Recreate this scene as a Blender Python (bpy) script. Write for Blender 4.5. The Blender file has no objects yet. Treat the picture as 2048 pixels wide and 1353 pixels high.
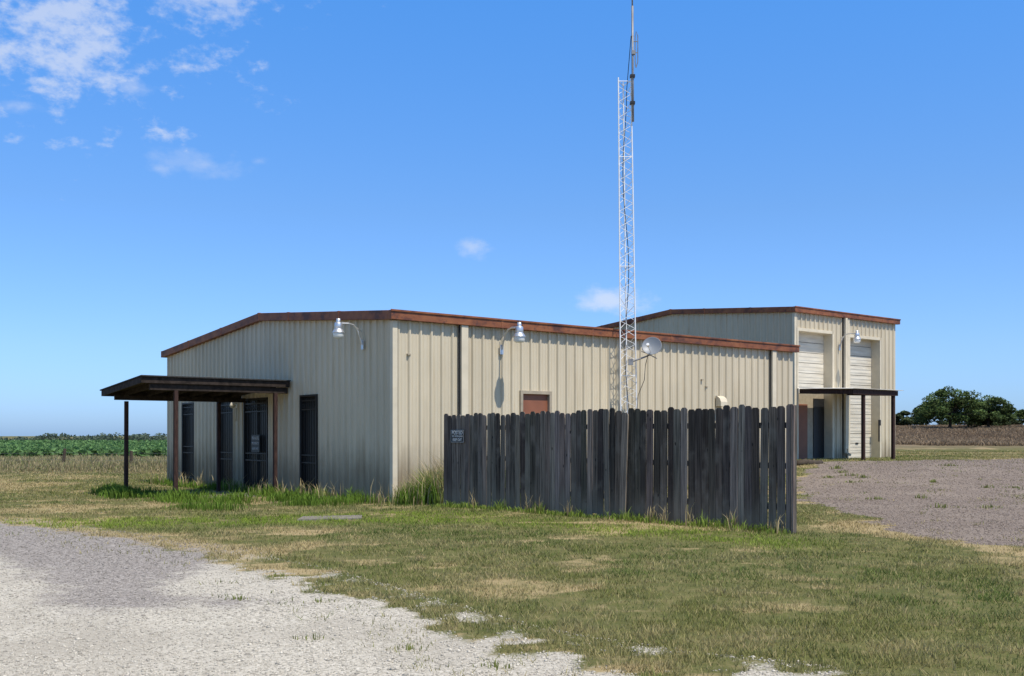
import bpy, math, random
import numpy as np
from mathutils import Vector, Matrix
random.seed(7); rng=np.random.default_rng(11)
sc=bpy.context.scene
R=math.radians
# ------------------------------------------------------------------ helpers
def sm(a,b,x):
    t=np.clip((np.asarray(x,dtype=float)-a)/(b-a),0,1); return t*t*(3-2*t)
def _h(ix,iy,seed):
    v=np.sin(ix*127.1+iy*311.7+seed*74.7)*43758.5453
    return v-np.floor(v)
def vnoise(x,y,seed=0):
    x=np.asarray(x,float); y=np.asarray(y,float)
    ix=np.floor(x); iy=np.floor(y); fx=x-ix; fy=y-iy
    fx=fx*fx*(3-2*fx); fy=fy*fy*(3-2*fy)
    a=_h(ix,iy,seed); b=_h(ix+1,iy,seed); c=_h(ix,iy+1,seed); d=_h(ix+1,iy+1,seed)
    return (a*(1-fx)+b*fx)*(1-fy)+(c*(1-fx)+d*fx)*fy
def fbm(x,y,seed=0,o=4):
    s=0; a=.5; t=0
    for i in range(o):
        s=s+a*vnoise(x*2**i,y*2**i,seed+i); t+=a; a*=.55
    return s/t
def H(X,Y):
    X=np.asarray(X,float); Y=np.asarray(Y,float); Ym=np.maximum(Y,5)
    h=.5*sm(3,12,X)*sm(22,38,Y)-.15*sm(-1,7,-X)*sm(13,24,Y)
    h=h+1.75*sm(60,108,Y)*sm(.20,.34,X/Ym)
    h=h-4*sm(170,420,Y)*sm(-.05,.2,-X/Ym)
    h=h+.03*(fbm(X*.35,Y*.35,3,2)-.5)
    return h
def poly_sd(X,Y,P):
    """signed distance, positive inside polygon"""
    X=np.asarray(X,float); Y=np.asarray(Y,float)
    d=np.full(X.shape,1e9); ins=np.zeros(X.shape,bool); n=len(P)
    for i in range(n):
        x0,y0=P[i]; x1,y1=P[(i+1)%n]
        ex,ey=x1-x0,y1-y0; wx,wy=X-x0,Y-y0
        t=np.clip((wx*ex+wy*ey)/(ex*ex+ey*ey),0,1)
        d=np.minimum(d,np.hypot(wx-ex*t,wy-ey*t))
        c=((y0>Y)!=(y1>Y))
        if y1!=y0:
            ins^= c & (X< (x1-x0)*(Y-y0)/(y1-y0)+x0)
    return np.where(ins,d,-d)
DRIVE=[(-60,36),(-30,29.5),(-20,25.5),(-13.5,21.4),(-9.2,18.4),(-7,16),(-5.4,14.3),(-4.0,13.1),(-3.5,12.0),(-2.75,11.15),(-2.1,10.15),
       (-1.45,9.15),(-.91,8.3),(-.46,7.65),(-.05,7.15),(.45,6.75),(.9,6.4),(2.2,5.7),(5,4.8),(12,4),(20,0),(20,-30),(-60,-30)]
YARD=[(6.75,13.3),(6.1,14.4),(6.0,15.9),(6.45,19.7),(6.7,22.4),(7.0,25.5),(9.2,31.5),(11.3,38.2),(15,39.6),(21.3,42.6),(40,50),(70,45),(70,0),(14,9.5)]
A=(0.7837,0.6211); B=(-0.6211,0.7837)
C1=(-2.73,23.6); C2=(11.3,41.0); TH=math.atan2(A[1],A[0])
def loc1(X,Y):
    dx=X-C1[0]; dy=Y-C1[1]; return dx*A[0]+dy*A[1], dx*B[0]+dy*B[1]
def loc2(X,Y):
    dx=X-C2[0]; dy=Y-C2[1]; return dx*A[0]+dy*A[1], dx*B[0]+dy*B[1]
def w1(s,t): return (C1[0]+s*A[0]+t*B[0], C1[1]+s*A[1]+t*B[1])
def w2(s,t): return (C2[0]+s*A[0]+t*B[0], C2[1]+s*A[1]+t*B[1])
def drive_f(X,Y):
    d=poly_sd(X,Y,DRIVE)
    f=d+(fbm(X*.9,Y*.9,21,4)-.5)*.9+(fbm(X*4,Y*4,22,3)-.5)*.7
    sp=sm(-.8,0,d)*sm(-3.6,-2.4,X)*((fbm(X*3.1,Y*3.6,23,4)-.60)*2.6)
    f=np.maximum(f,np.where(d>-.8,sp-.04,-9))
    b=.75*np.exp(-(((X-1.75)/.75)**2+((Y-6.35)/.28)**2))-.62+(fbm(X*3,Y*4,24,4)-.5)*1.2
    return np.maximum(f,b)
def yard_f(X,Y): return poly_sd(X,Y,YARD)+(fbm(X*.6,Y*.6,31,4)-.5)*1.6+(fbm(X*3,Y*3,32,3)-.5)*.7
def link(o,parent=None):
    sc.collection.objects.link(o)
    if parent: o.parent=parent
    return o
def empty(name,loc=(0,0,0),rz=0):
    e=bpy.data.objects.new(name,None); e.empty_display_size=.3
    e.location=loc; e.rotation_euler=(0,0,rz); return link(e)
class MB:
    def __init__(s): s.v=[]; s.f=[]
    def box(s,x0,x1,y0,y1,z0,z1):
        b=len(s.v); s.v+=[(x0,y0,z0),(x1,y0,z0),(x1,y1,z0),(x0,y1,z0),(x0,y0,z1),(x1,y0,z1),(x1,y1,z1),(x0,y1,z1)]
        s.f+=[tuple(b+i for i in q) for q in((0,3,2,1),(4,5,6,7),(0,1,5,4),(1,2,6,5),(2,3,7,6),(3,0,4,7))]; return s
    def hexa(s,pts):
        b=len(s.v); s.v+=[tuple(p) for p in pts]
        s.f+=[tuple(b+i for i in q) for q in((0,3,2,1),(4,5,6,7),(0,1,5,4),(1,2,6,5),(2,3,7,6),(3,0,4,7))]; return s
    def quad(s,*p):
        b=len(s.v); s.v+=[tuple(q) for q in p]; s.f.append(tuple(range(b,b+len(p)))); return s
    def tube(s,path,r,n=8,cap=True):
        path=[Vector(p) for p in path]; rs=r if isinstance(r,(list,tuple)) else [r]*len(path)
        b0=len(s.v)
        for i,p in enumerate(path):
            d=(path[min(i+1,len(path)-1)]-path[max(i-1,0)]).normalized()
            u=d.orthogonal().normalized() if i==0 else (u-d*u.dot(d)).normalized()
            w=d.cross(u)
            for k in range(n):
                a=2*math.pi*k/n; s.v.append(tuple(p+(u*math.cos(a)+w*math.sin(a))*rs[i]))
        for i in range(len(path)-1):
            for k in range(n):
                a=b0+i*n+k; c=b0+i*n+(k+1)%n; s.f.append((a,c,c+n,a+n))
        if cap:
            s.f.append(tuple(range(b0+n-1,b0-1,-1))); e=b0+(len(path)-1)*n; s.f.append(tuple(range(e,e+n)))
        return s
    def lathe(s,prof,c=(0,0,0),n=20):
        b0=len(s.v)
        for r,z in prof:
            for k in range(n):
                a=2*math.pi*k/n; s.v.append((c[0]+r*math.cos(a),c[1]+r*math.sin(a),c[2]+z))
        for i in range(len(prof)-1):
            for k in range(n):
                a=b0+i*n+k; d=b0+i*n+(k+1)%n; s.f.append((a,d,d+n,a+n))
        return s
    def obj(s,name,mat,parent=None,loc=(0,0,0),rot=(0,0,0),smooth=False,bevel=0):
        m=bpy.data.meshes.new(name); m.from_pydata(s.v,[],s.f); m.update()
        if smooth:
            for p in m.polygons: p.use_smooth=True
        m.materials.append(mat); o=bpy.data.objects.new(name,m); o.location=loc; o.rotation_euler=rot
        link(o,parent)
        if bevel:
            md=o.modifiers.new('b','BEVEL'); md.width=bevel; md.segments=2; md.limit_method='ANGLE'
        return o
def npmesh(name,V,F,mat,col=None,parent=None,attrs=None,smooth=False):
    k=F.shape[1]; m=bpy.data.meshes.new(name)
    m.vertices.add(len(V)); m.vertices.foreach_set('co',np.ascontiguousarray(V,dtype=np.float32).ravel())
    m.loops.add(F.size); m.loops.foreach_set('vertex_index',F.astype(np.int32).ravel())
    m.polygons.add(len(F)); m.polygons.foreach_set('loop_start',np.arange(0,F.size,k,dtype=np.int32))
    m.update(calc_edges=True)
    if smooth: m.polygons.foreach_set('use_smooth',np.ones(len(F),bool))
    if col is not None:
        c=np.ones((len(V),4),np.float32); c[:,:3]=col
        a=m.color_attributes.new('Col','FLOAT_COLOR','POINT'); a.data.foreach_set('color',c.ravel())
    for n_,arr in (attrs or {}).items():
        a=m.attributes.new(n_,'FLOAT','POINT'); a.data.foreach_set('value',np.asarray(arr,np.float32))
    m.materials.append(mat); o=bpy.data.objects.new(name,m); return link(o,parent)
# ------------------------------------------------------------------ materials
class NT:
    def __init__(s,name):
        s.m=bpy.data.materials.new(name); s.m.use_nodes=True; s.t=s.m.node_tree; s.b=s.t.nodes['Principled BSDF']
    def n(s,ty,**k):
        x=s.t.nodes.new(ty)
        for a,b in k.items(): setattr(x,a,b)
        return x
    def l(s,a,b): s.t.links.new(a,b)
    def noise(s,scale,detail=4,vec=None,rough=.55,stretch=None):
        x=s.n('ShaderNodeTexNoise'); x.inputs['Scale'].default_value=scale; x.inputs['Detail'].default_value=detail; x.inputs['Roughness'].default_value=rough
        if vec is None: vec=s.coord()
        if stretch:
            mp=s.n('ShaderNodeMapping'); mp.inputs['Scale'].default_value=stretch; s.l(vec,mp.inputs['Vector']); vec=mp.outputs[0]
        s.l(vec,x.inputs['Vector']); return x.outputs['Fac']
    def coord(s):
        if not hasattr(s,'tc'): s.tc=s.n('ShaderNodeTexCoord')
        return s.tc.outputs['Object']
    def ramp(s,fac,stops):
        r=s.n('ShaderNodeValToRGB'); e=r.color_ramp.elements
        while len(e)<len(stops): e.new(.5)
        for i,(p,c) in enumerate(stops): e[i].position=p; e[i].color=(*c,1) if len(c)==3 else c
        s.l(fac,r.inputs[0]); return r.outputs[0]
    def mr(s,v,a,b,c=0,d=1):
        x=s.n('ShaderNodeMapRange'); x.interpolation_type='SMOOTHSTEP'
        for i,q in zip((1,2,3,4),(a,b,c,d)): x.inputs[i].default_value=q
        s.l(v,x.inputs[0]); return x.outputs[0]
    def mix(s,f,a,b,bt='MIX'):
        x=s.n('ShaderNodeMix',data_type='RGBA',blend_type=bt)
        for v,i in ((f,0),(a,6),(b,7)):
            if isinstance(v,(int,float)): x.inputs[i].default_value=v
            elif isinstance(v,tuple): x.inputs[i].default_value=(*v,1)
            else: s.l(v,x.inputs[i])
        return x.outputs[2]
    def math(s,op,a,b=0.):
        x=s.n('ShaderNodeMath',operation=op)
        for i,v in enumerate((a,b)):
            if isinstance(v,(int,float)): x.inputs[i].default_value=v
            else: s.l(v,x.inputs[i])
        return x.outputs[0]
    def base(s,c):
        if isinstance(c,tuple): s.b.inputs['Base Color'].default_value=(*c,1)
        else: s.l(c,s.b.inputs['Base Color'])
    def bump(s,h,st=.3,dist=.02):
        x=s.n('ShaderNodeBump'); x.inputs['Strength'].default_value=st; x.inputs['Distance'].default_value=dist
        s.l(h,x.inputs['Height']); s.l(x.outputs[0],s.b.inputs['Normal'])
    def set(s,rough=.6,metal=0,spec=.5):
        s.b.inputs['Roughness'].default_value=rough; s.b.inputs['Metallic'].default_value=metal; s.b.inputs['Specular IOR Level'].default_value=spec; return s.m
def simple(name,c,rough=.6,metal=0,var=.25,scale=6,spec=.5,stretch=None,bump=0):
    t=NT(name); f=t.noise(scale,5,stretch=stretch)
    c2=tuple(x*(1-var) for x in c); c3=tuple(min(1,x*(1+var)) for x in c)
    t.base(t.ramp(f,[(.3,c2),(.7,c3)]))
    if bump: t.bump(f,bump,.01)
    return t.set(rough,metal,spec)
def siding(name,c):
    t=NT(name)
    f=t.noise(.5,5,stretch=(1,1,.5)); f2=t.noise(5,6,stretch=(1.5,1.5,.12)); f4=t.noise(2.2,6,rough=.7)
    col=t.mix(t.mr(f,.35,.7),tuple(x*.88 for x in c),c)
    col=t.mix(t.mr(f2,.48,.78,0,.42),col,(c[0]*.68,c[1]*.61,c[2]*.50))
    col=t.mix(t.mr(f4,.58,.76,0,.22),col,(c[0]*.62,c[1]*.54,c[2]*.42))
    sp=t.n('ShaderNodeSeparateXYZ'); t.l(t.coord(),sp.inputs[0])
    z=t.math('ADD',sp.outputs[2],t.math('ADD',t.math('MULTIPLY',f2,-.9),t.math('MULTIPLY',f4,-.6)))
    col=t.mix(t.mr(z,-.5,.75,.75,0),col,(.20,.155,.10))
    f3=t.noise(1.3,2,stretch=(1,1,.6)); t.bump(f3,.2,.05)
    t.base(col); return t.set(.5,0,.22)
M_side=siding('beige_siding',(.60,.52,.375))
M_trim=simple('beige_trim',(.62,.54,.395),.5,0,.08,3,.22)
def rustm():
    t=NT('rust_fascia'); f=t.noise(2.2,7,stretch=(1,1,1.5),rough=.65); f2=t.noise(9,6)
    c=t.ramp(f,[(.36,(.10,.042,.030)),(.48,(.21,.074,.034)),(.66,(.29,.112,.047))])
    c=t.mix(t.mr(f2,.56,.72,0,.65),c,(.06,.034,.033)); t.base(c); return t.set(.6,0,.3)
M_rust=rustm()
M_roof=simple('roof_metal',(.42,.40,.37),.45,.4,.15,1.5)
M_dark=simple('dark_interior_shadow',(.012,.012,.013),.5,0,.2)  # near-black for interiors and for the painted shadow strips by the downspouts
M_glass=NT('tinted_glass'); M_glass.base((.010,.011,.012)); M_glass=M_glass.set(.3,0,.25)
M_bar=simple('black_iron',(.018,.016,.015),.5,.2,.3)
M_brown=simple('brown_door_paint',(.24,.088,.043),.55,0,.15,2)
M_frame=simple('frame_beige',(.36,.30,.21),.55,0,.15)
M_dkwood=simple('canopy_wood',(.034,.025,.020),.85,0,.55,9,.2,stretch=(1,1,1),bump=.5)
M_grwood=simple('grey_rail_wood',(.10,.086,.073),.85,0,.45,9,.2,stretch=(1,1,.3),bump=.5)
M_post=simple('post_redwood',(.046,.025,.020),.8,0,.5,8,.2,stretch=(3,3,.6),bump=.4)
M_shingle=simple('canopy_shingle',(.045,.043,.042),.95,0,.5,20,.1,bump=.6)
M_galv=simple('galvanised',(.62,.63,.64),.38,.75,.1,8)
M_white=simple('white_paint_metal',(.78,.77,.74),.45,0,.08,5)
M_globe=NT('lamp_globe'); M_globe.base((.75,.75,.70)); M_globe=M_globe.set(.2,0,.6)
M_pole=simple('weathered_pole',(.24,.235,.23),.5,.3,.3,6)
M_cable=simple('black_cable',(.015,.015,.015),.6)
M_dish=simple('dish_grey',(.20,.215,.23),.45,0,.08,5)
M_conc=simple('concrete',(.20,.18,.15),.9,0,.25,7,.2,bump=.3)
def doorm():
    t=NT('overhead_door'); f=t.noise(2,5,stretch=(.5,1,3)); t.base(t.mix(t.mr(f,.35,.7),(.58,.52,.41),(.70,.64,.52))); return t.set(.5,0,.3)
M_ohd=doorm()
def woodm():
    t=NT('fence_wood'); at=t.n('ShaderNodeAttribute',attribute_name='Col')
    off=t.n('ShaderNodeVectorMath',operation='MULTIPLY_ADD'); t.l(at.outputs['Color'],off.inputs[0]); off.inputs[1].default_value=(180,90,260); t.l(t.coord(),off.inputs[2])
    g=t.noise(22,6,off.outputs[0],.6,stretch=(1.6,1,.05)); g2=t.noise(2.2,4,off.outputs[0],.6,stretch=(1,1,.7))
    grain=t.ramp(g,[(.32,(.35,.34,.33)),(.5,(.98,.95,.91)),(.7,(1.9,1.82,1.72))])
    c=t.mix(1,at.outputs['Color'],grain,'MULTIPLY')
    c=t.mix(t.mr(g2,.50,.72,0,.6),c,(.21,.18,.145))
    sp=t.n('ShaderNodeSeparateXYZ'); t.l(t.coord(),sp.inputs[0]); c=t.mix(t.mr(t.math('ADD',sp.outputs[2],t.math('MULTIPLY',g2,-.6)),-.3,.4,.55,0),c,(.23,.195,.145))
    vo=t.n('ShaderNodeTexVoronoi'); vo.inputs['Scale'].default_value=3.2; mp=t.n('ShaderNodeMapping'); mp.inputs['Scale'].default_value=(1.6,1,.8); t.l(off.outputs[0],mp.inputs[0]); t.l(mp.outputs[0],vo.inputs['Vector'])
    c=t.mix(t.mr(vo.outputs['Distance'],.05,.10,.85,0),c,(.012,.01,.009))
    t.base(c); t.bump(g,.5,.006); return t.set(.85,0,.2)
M_wood=woodm()
def leafm(name,tr=.3,rough=.7):
    t=NT(name); at=t.n('ShaderNodeAttribute',attribute_name='Col'); t.base(at.outputs['Color']); t.set(rough,0,.12)
    tl=t.n('ShaderNodeBsdfTranslucent'); t.l(at.outputs['Color'],tl.inputs[0]); mx=t.n('ShaderNodeMixShader'); mx.inputs[0].default_value=tr
    t.l(t.b.outputs[0],mx.inputs[1]); t.l(tl.outputs[0],mx.inputs[2]); t.l(mx.outputs[0],t.t.nodes['Material Output'].inputs[0]); return t.m
M_leaf=leafm('foliage'); M_grass=leafm('grass_blades',.3)
M_bark=simple('bark',(.07,.055,.04),.9,0,.3,10,.2)
def stonem():
    t=NT('stones'); at=t.n('ShaderNodeAttribute',attribute_name='Col'); t.base(at.outputs['Color']); return t.set(.9,0,.2)
M_stone=stonem()
# ground
def groundm():
    t=NT('ground_surface'); vec=t.coord()
    def at(n): return t.n('ShaderNodeAttribute',attribute_name=n).outputs['Fac']
    nb=t.noise(.5,5,vec); nm=t.noise(3,6,vec,.65); nf=t.noise(22,6,vec,.7); nvf=t.noise(90,4,vec,.7)
    grass=t.ramp(nm,[(.3,(.075,.092,.026)),(.5,(.125,.128,.042)),(.7,(.21,.178,.078))])
    grass=t.mix(t.mr(nf,.45,.75,0,.6),grass,(.23,.185,.095))
    grass=t.mix(t.mr(nvf,.3,.55,.45,0),grass,(.04,.045,.018))
    vo=t.n('ShaderNodeTexVoronoi'); vo.inputs['Scale'].default_value=38; t.l(vec,vo.inputs['Vector'])
    vo2=t.n('ShaderNodeTexVoronoi'); vo2.inputs['Scale'].default_value=85; t.l(vec,vo2.inputs['Vector'])
    bw=t.n('ShaderNodeRGBToBW'); t.l(vo.outputs['Color'],bw.inputs[0]); bw2=t.n('ShaderNodeRGBToBW'); t.l(vo2.outputs['Color'],bw2.inputs[0])
    st=t.math('ADD',t.math('MULTIPLY',bw.outputs[0],.5),t.math('MULTIPLY',bw2.outputs[0],.5))
    cal=t.ramp(st,[(.2,(.32,.29,.235)),(.5,(.49,.45,.375)),(.8,(.62,.575,.49))])
    cal=t.mix(t.mr(nf,.5,.7,0,.4),cal,(.38,.34,.27))
    cal=t.mix(t.mr(nb,.44,.66,0,.6),cal,(.34,.305,.25))
    cal=t.mix(t.mr(nm,.58,.75,0,.35),cal,(.27,.235,.18))
    asp=t.ramp(st,[(.2,(.165,.147,.132)),(.5,(.28,.252,.226)),(.8,(.45,.41,.37))])
    am=t.mr(t.math('ADD',at('asph'),t.math('MULTIPLY',t.math('SUBTRACT',nm,.5),1.2)),.25,.75)
    drv=t.mix(am,cal,asp)
    yrd=t.ramp(st,[(.2,(.11,.086,.070)),(.5,(.20,.160,.133)),(.8,(.32,.268,.225))])
    yrd=t.mix(t.mr(nb,.42,.65,0,.5),yrd,(.28,.232,.19))
    yrd=t.mix(t.mr(nm,.55,.70,0,.6),yrd,(.12,.098,.06))
    fx=t.math('MULTIPLY',t.math('SUBTRACT',nf,.5),.5)
    dry=t.mr(t.math('ADD',at('dry'),t.math('MULTIPLY',t.math('SUBTRACT',nm,.5),1.)),.3,.7)
    g=t.mix(dry,grass,(.34,.265,.14))
    g=t.mix(at('crop'),g,(.055,.085,.028)); g=t.mix(at('field'),g,(.19,.145,.095))
    c=t.mix(t.mr(t.math('ADD',at('drive'),fx),-.08,.12),g,drv)
    c=t.mix(t.mr(t.math('ADD',at('yard'),fx),-.06,.08),c,yrd)
    t.base(c); t.bump(t.math('ADD',t.math('MULTIPLY',nf,.6),t.math('MULTIPLY',st,.5)),.6,.02); return t.set(.95,0,.1)
M_ground=groundm()
# ------------------------------------------------------------------ ground sheet
def axis(lo,a,b,step,hi):
    l=[]; x=a; d=step
    while x>lo: x-=d; d*=1.25; l.append(x)
    m=list(np.arange(a,b,step)); r=[]; x=m[-1]; d=step
    while x<hi: x+=d; d*=1.12; r.append(x)
    return np.array(l[::-1]+m+r)
ax=axis(-2500,-22,26,.12,2500); ay=axis(-300,4,46,.11,4000)
GX,GY=np.meshgrid(ax,ay); gx=GX.ravel(); gy=GY.ravel(); gz=H(gx,gy)
nx,ny=len(ax),len(ay); idx=np.arange(nx*ny).reshape(ny,nx)
F=np.stack([idx[:-1,:-1],idx[:-1,1:],idx[1:,1:],idx[1:,:-1]],-1).reshape(-1,4)
dv=drive_f(gx,gy); yd=yard_f(gx,gy)
def dryf(X,Y):
    d=poly_sd(X,Y,DRIVE); n=fbm(X*.8,Y*.8,51,4)
    a=np.exp(-((d+.3)/.45)**2)*(.35+.65*sm(-2.5,-5,X))*1.1*(.6+.6*n)
    b=np.exp(-(((X-6.6)/1.3)**2+((Y-16.8)/1.0)**2))*1.2
    y_=np.exp(-((poly_sd(X,Y,YARD)+.3)/.5)**2)*.6*n*sm(30,25,Y)
    c=sm(.52,.72,fbm(X*.3,Y*.3,52,4))*.6+sm(.58,.72,fbm(X*1.3,Y*1.6,53,4))*.55
    v=sm(42,46,Y+ (n-.5)*4)*sm(3,12,-X)*(1-sm(62,66,Y))*.85
    return np.clip(a+b+c+v+y_,0,1.2)
def asphf(X,Y):
    d=poly_sd(X,Y,DRIVE)
    a=sm(2.9,1.4,d+ (fbm(X*.4,Y*.4,41,3)-.5)*1.5)*sm(-2.8,-4.2,X)
    b=np.exp(-(((X+2.9)/1.3)**2+((Y-9.2)/.55)**2))*.6
    return np.clip(a+b,0,1)
crop=sm(64,66,gy)*sm(5,8,-gx)*(1-sm(175,185,gy))
field=sm(64,76,gy-gx*.15+6)*sm(.15,.25,gx/np.maximum(gy,1))
npmesh('ground',np.stack([gx,gy,gz],1),F,M_ground,attrs=dict(drive=dv,yard=yd,dry=dryf(gx,gy),asph=asphf(gx,gy),crop=crop,field=field),smooth=True)
# ------------------------------------------------------------------ blades
def blades(name,P,h,w,col,lean=.35,segs=1,mat=None,tipcol=1.25,parent=None):
    N=len(P); az=rng.uniform(0,2*np.pi,N); la=rng.uniform(0,2*np.pi,N); ln=rng.uniform(.1,1,N)*lean*h
    ux=np.cos(az)*w/2; uy=np.sin(az)*w/2; lx=np.cos(la)*ln; ly=np.sin(la)*ln
    if segs==1:
        V=np.empty((N,3,3)); V[:,0]=P+np.stack([-ux,-uy,0*ux-.01],1); V[:,1]=P+np.stack([ux,uy,0*ux-.01],1); V[:,2]=P+np.stack([lx,ly,h],1)
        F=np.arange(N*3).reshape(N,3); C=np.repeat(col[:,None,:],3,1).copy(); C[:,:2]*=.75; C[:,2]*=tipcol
        return npmesh(name,V.reshape(-1,3),F,mat or M_grass,C.reshape(-1,3),parent)
    V=np.empty((N,5,3)); V[:,0]=P+np.stack([-ux,-uy,0*ux-.02],1); V[:,1]=P+np.stack([ux,uy,0*ux-.02],1)
    mid=P+np.stack([lx*.3,ly*.3,h*.6],1); e=np.stack([ux,uy,0*ux],1)*.8
    V[:,2]=mid+e; V[:,3]=mid-e; V[:,4]=P+np.stack([lx,ly,h*rng.uniform(.8,1,N)],1)
    b=np.arange(N)[:,None]*5
    F=np.concatenate([b+np.array([[0,1,2]]),b+np.array([[0,2,3]]),b+np.array([[3,2,4]])])
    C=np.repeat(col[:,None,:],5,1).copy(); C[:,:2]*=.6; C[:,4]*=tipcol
    return npmesh(name,V.reshape(-1,3),F,mat or M_grass,C.reshape(-1,3),parent)
def mixc(a,b,t): return np.array(a)[None]*(1-t[:,None])+np.array(b)[None]*t[:,None]
def gcol(X,Y):
    n=fbm(X*.45,Y*.45,61,4); n2=fbm(X*1.8,Y*1.8,62,3)
    c=mixc((.100,.155,.030),(.200,.210,.060),sm(.35,.65,n))
    t=np.clip(sm(.46,.70,n2)*.5+rng.uniform(0,1,len(X))**3.2*.8+dryf(X,Y)*.85,0,1)
    c=c*(1-t[:,None])+np.array((.42,.34,.17))[None]*t[:,None]
    L=poly_sd(X,Y,[(-9,18.5),(-4,20),(-1.9,20.6),(4,14.6),(3.6,13.6),(-.5,17.2),(-4,17.5),(-9,16.5)])
    l=sm(-.9,.5,L+(n-.5)*1.5)*.8
    c=c*(1-l[:,None])+np.array((.23,.32,.035))[None]*l[:,None]
    return c*rng.uniform(.65,1.3,len(X))[:,None]
N=600000
Y=np.exp(rng.uniform(math.log(5.2),math.log(62),N)); X=rng.uniform(-1,1,N)*(.62*Y+1.2)
s1,t1=loc1(X,Y); s2,t2=loc2(X,Y)
kd=drive_f(X,Y); ky=yard_f(X,Y); pn=rng.uniform(0,1,N)
ok=(kd<-.02)&(ky<-.02)|((kd>=-.02)&(kd<.8)&(pn<.10*(fbm(X*3,Y*3,71,3)>.55)))|((ky>=-.02)&(pn<.3*(fbm(X*2.2,Y*2.2,72,3)>.68)))
ok&=~((s1>0)&(s1<15)&(t1>0)&(t1<14.6))&~((s2>0)&(s2<7.3)&(t2>0)&(t2<13))
ok&=pn<.22+.95*sm(.33,.60,fbm(X*2.5,Y*2.5,73,3))
ok&=~((Y>44)&(X>0)&(X<10))
X=X[ok];Y=Y[ok]
hh=rng.uniform(.015,.050,len(X))*(.45+1.1*fbm(X*1.2,Y*1.2,74,3))+.0005*Y
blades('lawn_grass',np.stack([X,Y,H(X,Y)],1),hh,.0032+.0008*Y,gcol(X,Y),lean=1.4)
# weeds
WX=[];WY=[];WH=[];WC=[]
def weeds(cx,cy,rx,ry,n,h,col,rot=TH):
    x=rng.normal(0,.5,n)*rx; y=rng.normal(0,.5,n)*ry; c,s=math.cos(rot),math.sin(rot)
    d=np.sqrt((x/rx)**2+(y/ry)**2); q=np.array(col)*rng.uniform(.6,1.35,(n,1))
    WX.append(cx+c*x-s*y); WY.append(cy+s*x+c*y); WH.append(h*rng.uniform(.45,1.1,n)*np.clip(1.15-.5*d,.3,1.2)); WC.append(q)
GR=(.14,.225,.032); GR2=(.22,.245,.07); ST=(.42,.34,.18)
for i in range(14):
    x,y=w1(-.1+i*.18,-.6-.9*random.random()); weeds(x,y,.5,.45,380,random.uniform(.75,1.0) if i>1 else .55,GR2 if i%2 else GR)
x,y=w1(.9,-1.0); weeds(x,y,1.2,.7,750,1.2,ST)
for t in np.arange(-.2,14.6,.3):
    x,y=w1(-.3-.3*random.random(),t)
    if random.random()<.8: weeds(x,y,.35,.3,int(rng.uniform(40,120)),random.choice([.14,.22,.3,.4]),GR,0)
    if random.random()<.45: weeds(x,y,.3,.3,16,.6,ST,0)
for t in np.arange(.5,9,.45):
    x,y=w1(-1.2-random.random()*2.8,t); weeds(x,y,.6,.5,150,random.choice([.14,.2,.3]),GR,0)
for w_,t in((3.5,7.99),(3.15,5.25),(.45,5.4),(3.3,4.6),(4.0,6.8),(3.6,9),(3.2,10),(2.4,3.4),(1.2,3.0),(1.5,1.2)):
    x,y=w1(-w_,t); weeds(x,y,.5,.5,260,.36,GR,0)
for r in np.arange(0,8.6,.28):
    x=-1.46+.663*r-.09; y=21.9-.7485*r-.08; weeds(x,y,.22,.18,60,random.choice([.12,.18,.26,.1]),(.21,.285,.05),-.85)
    if random.random()<.45: weeds(x,y,.12,.1,16,.42,ST,-.85)
for s_ in np.arange(-.5,8,.35):
    x,y=w2(s_,-.3-random.random()*.6); weeds(x,y,.4,.3,70,random.choice([.15,.25,.5 if s_<1.5 else .2]),GR2)
x,y=w2(.1,-.8); weeds(x,y,.9,.5,260,1.0,(.26,.27,.11))
for i in range(34):
    x=rng.uniform(7.3,22); y=rng.uniform(20,38)
    if poly_sd(np.array([x]),np.array([y]),YARD)[0]>.5: weeds(x,y,rng.uniform(.08,.4),.14,34,rng.uniform(.05,.16),GR2,0)
for i in range(26):
    x=rng.uniform(-3.4,1.5); y=rng.uniform(6,12)
    if -.2<poly_sd(np.array([x]),np.array([y]),DRIVE)[0]<.9: weeds(x,y,.12,.08,30,.06,GR2,0)
X=np.concatenate(WX);Y=np.concatenate(WY);hh=np.concatenate(WH);cc=np.concatenate(WC)
s1,t1=loc1(X,Y); s2,t2=loc2(X,Y); ok=~((s1>-.06)&(t1>-.06))&~((s2>-.06)&(t2>-.06)); X,Y,hh,cc=X[ok],Y[ok],hh[ok],cc[ok]
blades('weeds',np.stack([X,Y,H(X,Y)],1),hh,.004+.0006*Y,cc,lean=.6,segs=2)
n=60000; Y=rng.uniform(43,66,n); X=-rng.uniform(.12,.75,n)*Y
c=mixc((.38,.31,.18),(.20,.23,.085),rng.uniform(0,1,n)**1.6)*rng.uniform(.6,1.2,(n,1)); h_=rng.uniform(.15,.5,n)*(.5+fbm(X*.3,Y*.3,81,3))*sm(42,50,Y)
blades('verge_grass',np.stack([X,Y,H(X,Y)],1),h_,rng.uniform(.03,.06,n),c,lean=.5,segs=2)
n=130000; Y=rng.uniform(64,118,n); X=rng.uniform(.24,.75,n)*Y
ok=Y>(67+X*.15+(fbm(X*.2,Y*.2,83,3)-.5)*8); X=X[ok];Y=Y[ok];n=len(X)
c=mixc((.22,.155,.10),(.31,.235,.155),fbm(X*.15,Y*.12,82,3))*rng.uniform(.8,1.15,(n,1)); h_=rng.uniform(.15,.42,n)*(.6+.8*fbm(X*.25,Y*.1,84,3))
blades('pasture_grass',np.stack([X,Y,H(X,Y)],1),h_,rng.uniform(.04,.08,n),c,lean=1.3,segs=2,tipcol=1.1)
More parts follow.
